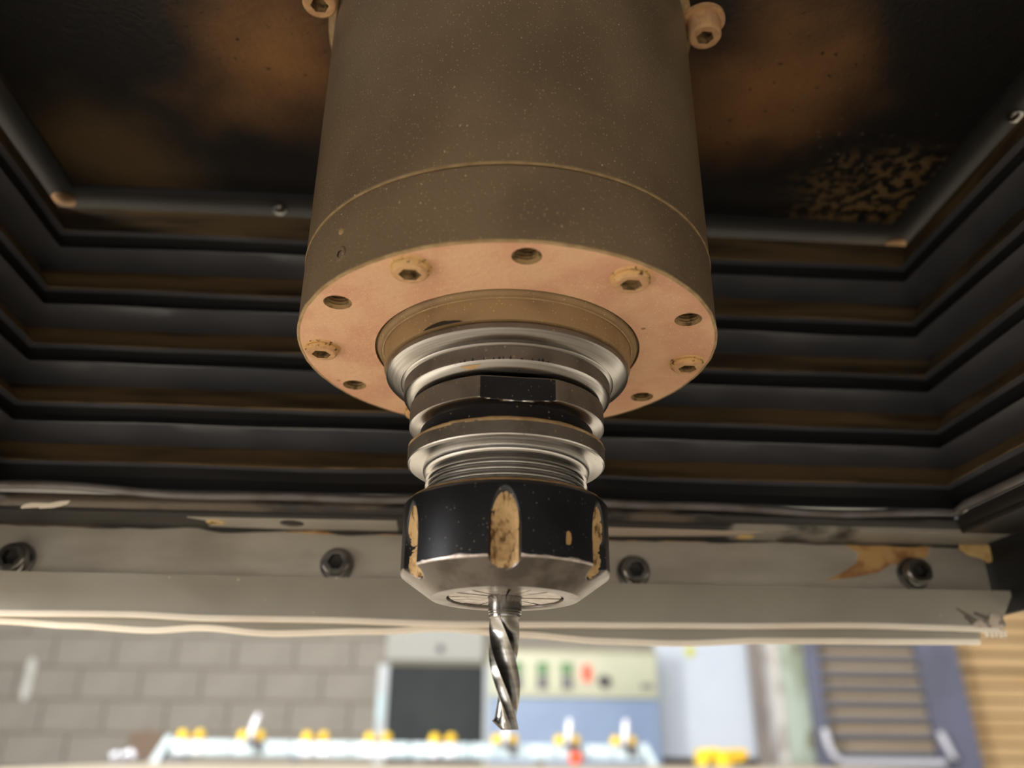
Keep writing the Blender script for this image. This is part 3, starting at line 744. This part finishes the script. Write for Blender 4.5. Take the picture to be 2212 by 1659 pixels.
place = ['leftmost, by the sloping end leg', 'second from left, lever against the block wall', 'third from left, without lever', 'fourth from left, at dark panel edge',
         'fifth from left, before dark panel', 'sixth from left, behind the cutter tip', 'seventh from left, above red knob', 'rightmost, upright lever at rail end']
for i, (x, lev) in enumerate(stn):
    z = 27+zr(x)
    st = empty('rail_clamp', (x, YR, z), 'yellow-knobbed rail clamp, '+place[i], 'clamp', 'yellow-knobbed clamps along the pale rail')
    MB().box(x-30, x+34, YR-8, YR+34, z+1, z+12, bev=3).build('clamp_body', m_brass, st, 30)
    for sx in (-24, 30):
        MB().lathe([(.01,z+1.5),(14,z+1.5),(17,z+5),(18,z+12),(15,z+23),(9,z+29),(.01,z+30)], 20, (x+sx, YR+2, 0)).build('knob', m_yel, st, 50)
    if lev:
        tilt = 14 if i == 1 else 3
        m = MB().tube([(x+4, YR-17, z-14), (x+4, YR-17, z+6)], [15,14], 12); m.build('lever_hub', m_dkgrey, st, 50)
        MB().tube([(x+4, YR-18, z+4), (x+5+tilt*.4, YR-20, z+40), (x+6+tilt, YR-22, z+70), (x+6+tilt*1.2, YR-22, z+80)], [11,12,11,7], 14).build('lever', m_lever, st, 50)
        MB().box(x+14, x+44, YR-16, YR-1, z-34, z-1, bev=4).build('bracket', m_dkgrey, st, 30)
    else:
        for sx in (-24, 30): MB().box(x+sx-17, x+sx+17, YR-7, YR-1.5, z-44, z-4, bev=2).build('plate_tab', m_lever, st, 0)
k = MB().lathe([(.01,-44),(16,-44),(22,-36),(24,-24),(20,-12),(10,-8),(.01,-8)], 24, (424, YR-40, 6)).build('knob', m_red, None, 50, loc=(424, YR-40, -40))
tag(k, 'round orange-red knob standing under the seventh clamp', 'knob')
k2 = empty('spring_clip', (-1030, YR, TZ), 'small shiny metal clip at the bottom left corner of the picture', 'clip')
MB().tube([(-1062,YR,-42),(-1060,YR-4,-22),(-1040,YR-6,-16)], 10, 10).build('jaw', m_lever, k2, 50)
MB().tube([(-1035,YR,-42),(-1026,YR-4,-20),(-1004,YR-6,-10),(-992,YR-6,-26)], 11, 10).build('jaw', m_lever, k2, 50)
MB().box(-1070,-960,YR-14,YR+20,TZ-8,TZ+6,bev=3).build('clip_base', m_dkgrey, k2, 30)
MB().box(-1100,-930,YR-40,YR+40,TZ-60,TZ-8,bev=3).build('side_ledge', m_frame, tab, 30)
# yellow bracket on the right of the table
yb = empty('yellow_bracket', (922, YR, TZ), 'bright yellow notched bracket standing at the right end of the table', 'bracket')
MB().prism([(838,TZ),(838,-6),(846,8),(900,12),(915,6),(990,10),(1003,2),(1004,-16),(985,-20),(972,-30),(948,-20),(945,TZ),(895,TZ),(892,-26),(880,-18),(868,-22),(862,TZ)], lambda u,w,d: (u,YR-30+d,w), 0, 60).build('bracket_body', m_yel, yb, 0)
MB().box(935,1000,YR-36,YR-30,-14,4,bev=2).build('amber_pad', M('amber_plastic', srgb(214,160,40), .5), yb, 0)
MB().box(845,890,YR-36,YR-30,-16,4,bev=2).build('cover_plate', m_yel, yb, 0)

# ================================================================== CABINETS
YC = 4700.0
m_beige = M('cream_enamel', srgb(206,206,182), .5, 0, srgb(192,194,172), 2)
m_blue = M('blue_grey_enamel', srgb(142,162,192), .45, 0, srgb(132,150,182), 2)
m_scr = M('dark_glass', srgb(44,47,50), .6, 0, srgb(52,56,56), 3, spec=.25)
m_green = M('green_window', srgb(96,140,92), .4)
m_grey2 = M('grey_switch', srgb(112,112,114), .5)
m_lamp = M('lit_red_lamp', srgb(150,30,20), .4, emit=(srgb(255,96,72), 0.62))
cab = empty('control_cabinet', (680, YC, FL), 'cream-topped blue electrical cabinet with green meters and a lit red lamp', 'cabinet')
MB().box(222, 1128, YC, YC+420, FL, 256, bev=8).build('lower_body', m_blue, cab, 30)
MB().box(222, 1128, YC-6, YC+420, 258, 492, bev=8).build('upper_body', m_beige, cab, 30)
MB().box(214, 1136, YC-14, YC+428, 492, 508, bev=3).build('top_lip', M('tan_lip', srgb(176,170,146), .6), cab, 30)
for j, x in enumerate((362, 500, 632)):
    g = MB().box(x-42, x+42, YC-14, YC-6, 292, 446, bev=3).build('meter', m_beige, cab, 0)
    MB().box(x-28, x+30, YC-20, YC-12, 372, 436, bev=3).build('green_window', m_green, g, 0)
    MB().box(x-28, x+30, YC-22, YC-12, 300, 366, bev=3).build('switch', m_grey2, g, 0)
for x in (300, 432, 568): MB().box(x-9, x+9, YC-18, YC-6, 286, 456, bev=3).build('divider', M('cream_rib', srgb(226,228,200), .5), cab, 0)
MB().prism([(740+22*math.cos(2*pi*i/24), 384+(22*math.sin(2*pi*i/24)+(22 if math.sin(2*pi*i/24) >= 0 else -22))) for i in range(24)], lambda u,w,d: (u,YC-26+d,w), 0, 20).build('red_lamp', m_lamp, cab, 0)
kn = MB().lathe([(.01,-36),(22,-36),(30,-28),(34,0)], 24); kn.xf(toY).move((836, YC-6, 344)).build('knob', m_dkgrey, cab, 40)
MB().box(1034,1100,YC-12,YC-6,308,334,bev=2).build('name_plate', m_grey2, cab, 0)
pan = empty('dark_panel_unit', (-60, YC, FL), 'tall dark glass panel in a pale frame, left of the cream and blue cabinet', 'panel')
MB().box(-312, 190, YC+10, YC+40, -70, 412, bev=4).build('glass', m_scr, pan, 0)
m_palef = M('pale_frame', srgb(190,196,200), .5)
MB().box(-372,-314,YC,YC+60,FL,416,bev=4).build('frame_stile', m_palef, pan, 0)
MB().box(192,220,YC-8,YC+60,FL,420,bev=4).build('frame_stile', m_palef, pan, 0)
MB().box(-312,190,YC,YC+60,412,430,bev=4).build('frame_rail', M('olive_trim', srgb(120,114,98), .6), pan, 0)
MB().box(-312,190,YC,YC+60,FL,-72,bev=4).build('lower_panel', m_palef, pan, 0)
MB().prism([(-366,150),(-340,130),(-336,230),(-346,290),(-362,240)], lambda u,w,d: (u,YC-8+d,w), 0, 8).build('blue_sticker', M('pale_cyan', srgb(186,216,224), .4), pan, 0)  # light-blue highlight on the stile, painted as a pale piece
# wall plate above the dark panel
wp = MB().box(-420, 230, YW-60, YW-44, 500*s_, 760*s_, bev=4).build('wall_board', M('light_grey_board', srgb(192,192,186), .8), None, 0, loc=(0,YW-50,500*s_)); tag(wp, 'light grey board on the block wall above the dark panel', 'board')
dm = MB().lathe([(.01,-20),(20,-20),(26,0)], 20).xf(toY).move((-60, YW-60, 622)).build('wall_hook', m_dkgrey, None, 40, loc=(-60,YW-60,620)); tag(dm, 'small dark round fixing on the light grey wall board', 'hook')

# ================================================================== WHITE PANEL, POST
m_wpan = M('pale_blue_white', srgb(208,216,228), .6, 0, srgb(198,208,222), 1.5)
YP = 4950.0
wpn = empty('white_panel', (1460, YP, FL), 'pale blue-white sheet panel standing between cabinet and green post', 'panel')
MB().box(1180, 1742, YP, YP+25, -30, 700, bev=3).build('sheet', m_wpan, wpn, 0)
MB().box(1742, 1756, YP-6, YP+30, -40, 700, bev=2).build('edge_trim', M('lilac_trim', srgb(196,194,206), .5), wpn, 0)
MB().box(1180, 1756, YP, YP+30, FL, -30, bev=2).build('dark_plinth', M('dark_brown_plinth', srgb(66,52,44), .7), wpn, 0)
MB().lathe([(.01,-8),(26,-8),(30,0)], 20).xf(toY).move((1390, YP, 530)).build('yellow_sticker', M('yellow_green', srgb(206,208,70), .5), wpn, 40)
jb = MB().box(1700, 1808, 4790, 4880, FL, 900, bev=4).build('trim_1', M('grey_brown_jamb', srgb(148,138,132), .8, 0, srgb(130,122,118), 3), None, 0, loc=(1750,4800,FL)); jb['kind'] = 'structure'; jb['label'] = 'grey-brown door jamb beside the white panel'
post = empty('steel_post', (1900, 4600, FL), 'upright post with peeling pale green paint beside the slatted rack', 'post')
MB().box(1762,1960,4600,4760,FL,900,bev=6).build('post_body', M('peeling_green_paint', srgb(176,188,176), .7, 0, srgb(150,158,140), 5, (.45,.6), (1,1,.5)), post, 30)
MB().box(1738,1776,4590,4760,FL,900,bev=5).build('white_flange', M('dirty_white', srgb(206,202,198), .7, 0, srgb(176,170,164), 7, (.45,.6)), post, 30)
for (x, z, r) in ((1880, 520, 26), (1915, 60, 44)):
    MB().prism([(x+r*math.cos(t*.7)*(1+.2*math.sin(t*3)), z+r*1.3*math.sin(t*.7)) for t in range(9)], lambda u,w,d: (u,4596+d,w), 0, 5).build('rust_patch', M('olive_patch', srgb(132,130,108), .8), post, 0)

# ================================================================== SLATTED RACK and TIMBER
YK = 4500.0
m_rack = M('blue_grey_steel', srgb(106,108,130), .5, 0, srgb(98,100,116), 4)
m_tim = M('pale_timber', srgb(212,178,132), .75, 0, srgb(196,160,112), 3, (.35,.7), (.4,1,4))
m_rbar = M('grey_steel_bar', srgb(100,101,108), .5)
m_tim2 = M('weathered_timber', srgb(196,176,150), .8, 0, srgb(182,160,132), 3, (.35,.7), (.4,1,4))
rk = empty('slatted_rack', (2250, YK, FL), 'blue-grey steel slatted rack front with tan timber showing between the bars', 'rack')
MB().box(1894,1956,YK,YK+50,FL,760,bev=4).build('stile', m_rack, rk, 0)
MB().prism([(2492,760),(2715,760),(2780,FL),(2590,FL)], lambda u,w,d: (u,YK+d,w), 0, 50).build('stile', m_rack, rk, 0)
def zk(y): # height on the rack plane for an image row
    return (1621-y)*4500*.985/1799.5/1.0 * .86
for y in (1328,1366,1403,1439,1473,1509,1545,1583,1622,1664,1705):
    z = zk(y); MB().box(1950,2520,YK+8,YK+34,z-20,z+18,bev=3).build('bar', m_rbar, rk, 0)
hd = MB(); 
MB().tube([(1925,YK-24,110),(1930,YK-34,40),(1950,YK-36,-14),(1990,YK-34,-42),(2520,YK-34,-46),(2580,YK-36,-30),(2556,YK-34,30),(2532,YK-24,100)], 19, 12).build('pull_handle', M('white_handle', srgb(206,206,216), .4), rk, 50)
ts = empty('timber_stack', (2300, 4640, FL), 'tan sheet timber leaning behind the slatted rack bars', 'timber')
nb = 0
for y in range(1310, 1720, 37):
    z = zk(y); MB().box(1966,2560,4580,4625,z-44,z+36,bev=3).build('board', m_tim2, ts, 0)
t2 = empty('timber_pile', (3000, 4620, FL), 'pile of long tan boards stacked with thin gaps at the right edge', 'timber')
m_gap = M('dark_sticker', srgb(138,116,88), .8)
ys = (1285,1324,1363,1402,1443,1479,1515,1550,1583,1617,1652,1690,1728)
for y in ys:
    z = zk(y); MB().box(2775+random.uniform(-14,14), 4200, 4640, 5200, z-31, z+31, bev=8).build('board', m_tim, t2, 0)
    MB().box(2800, 4180, 4660, 5180, z-48, z-31).build('spacer', m_gap, t2, 0)
for nm in ('floor','wall_left','wall_right','wall_rear','ceiling','wall_back'):
    o = bpy.data.objects.get(nm)
    o['label'] = {'floor':'grey concrete workshop floor','wall_left':'plain painted workshop side wall on the left','wall_right':'plain painted workshop side wall on the right','wall_rear':'plain painted workshop wall behind the camera','ceiling':'grey sheet ceiling of the workshop','wall_back':'grey concrete block wall at the back of the workshop'}[nm]
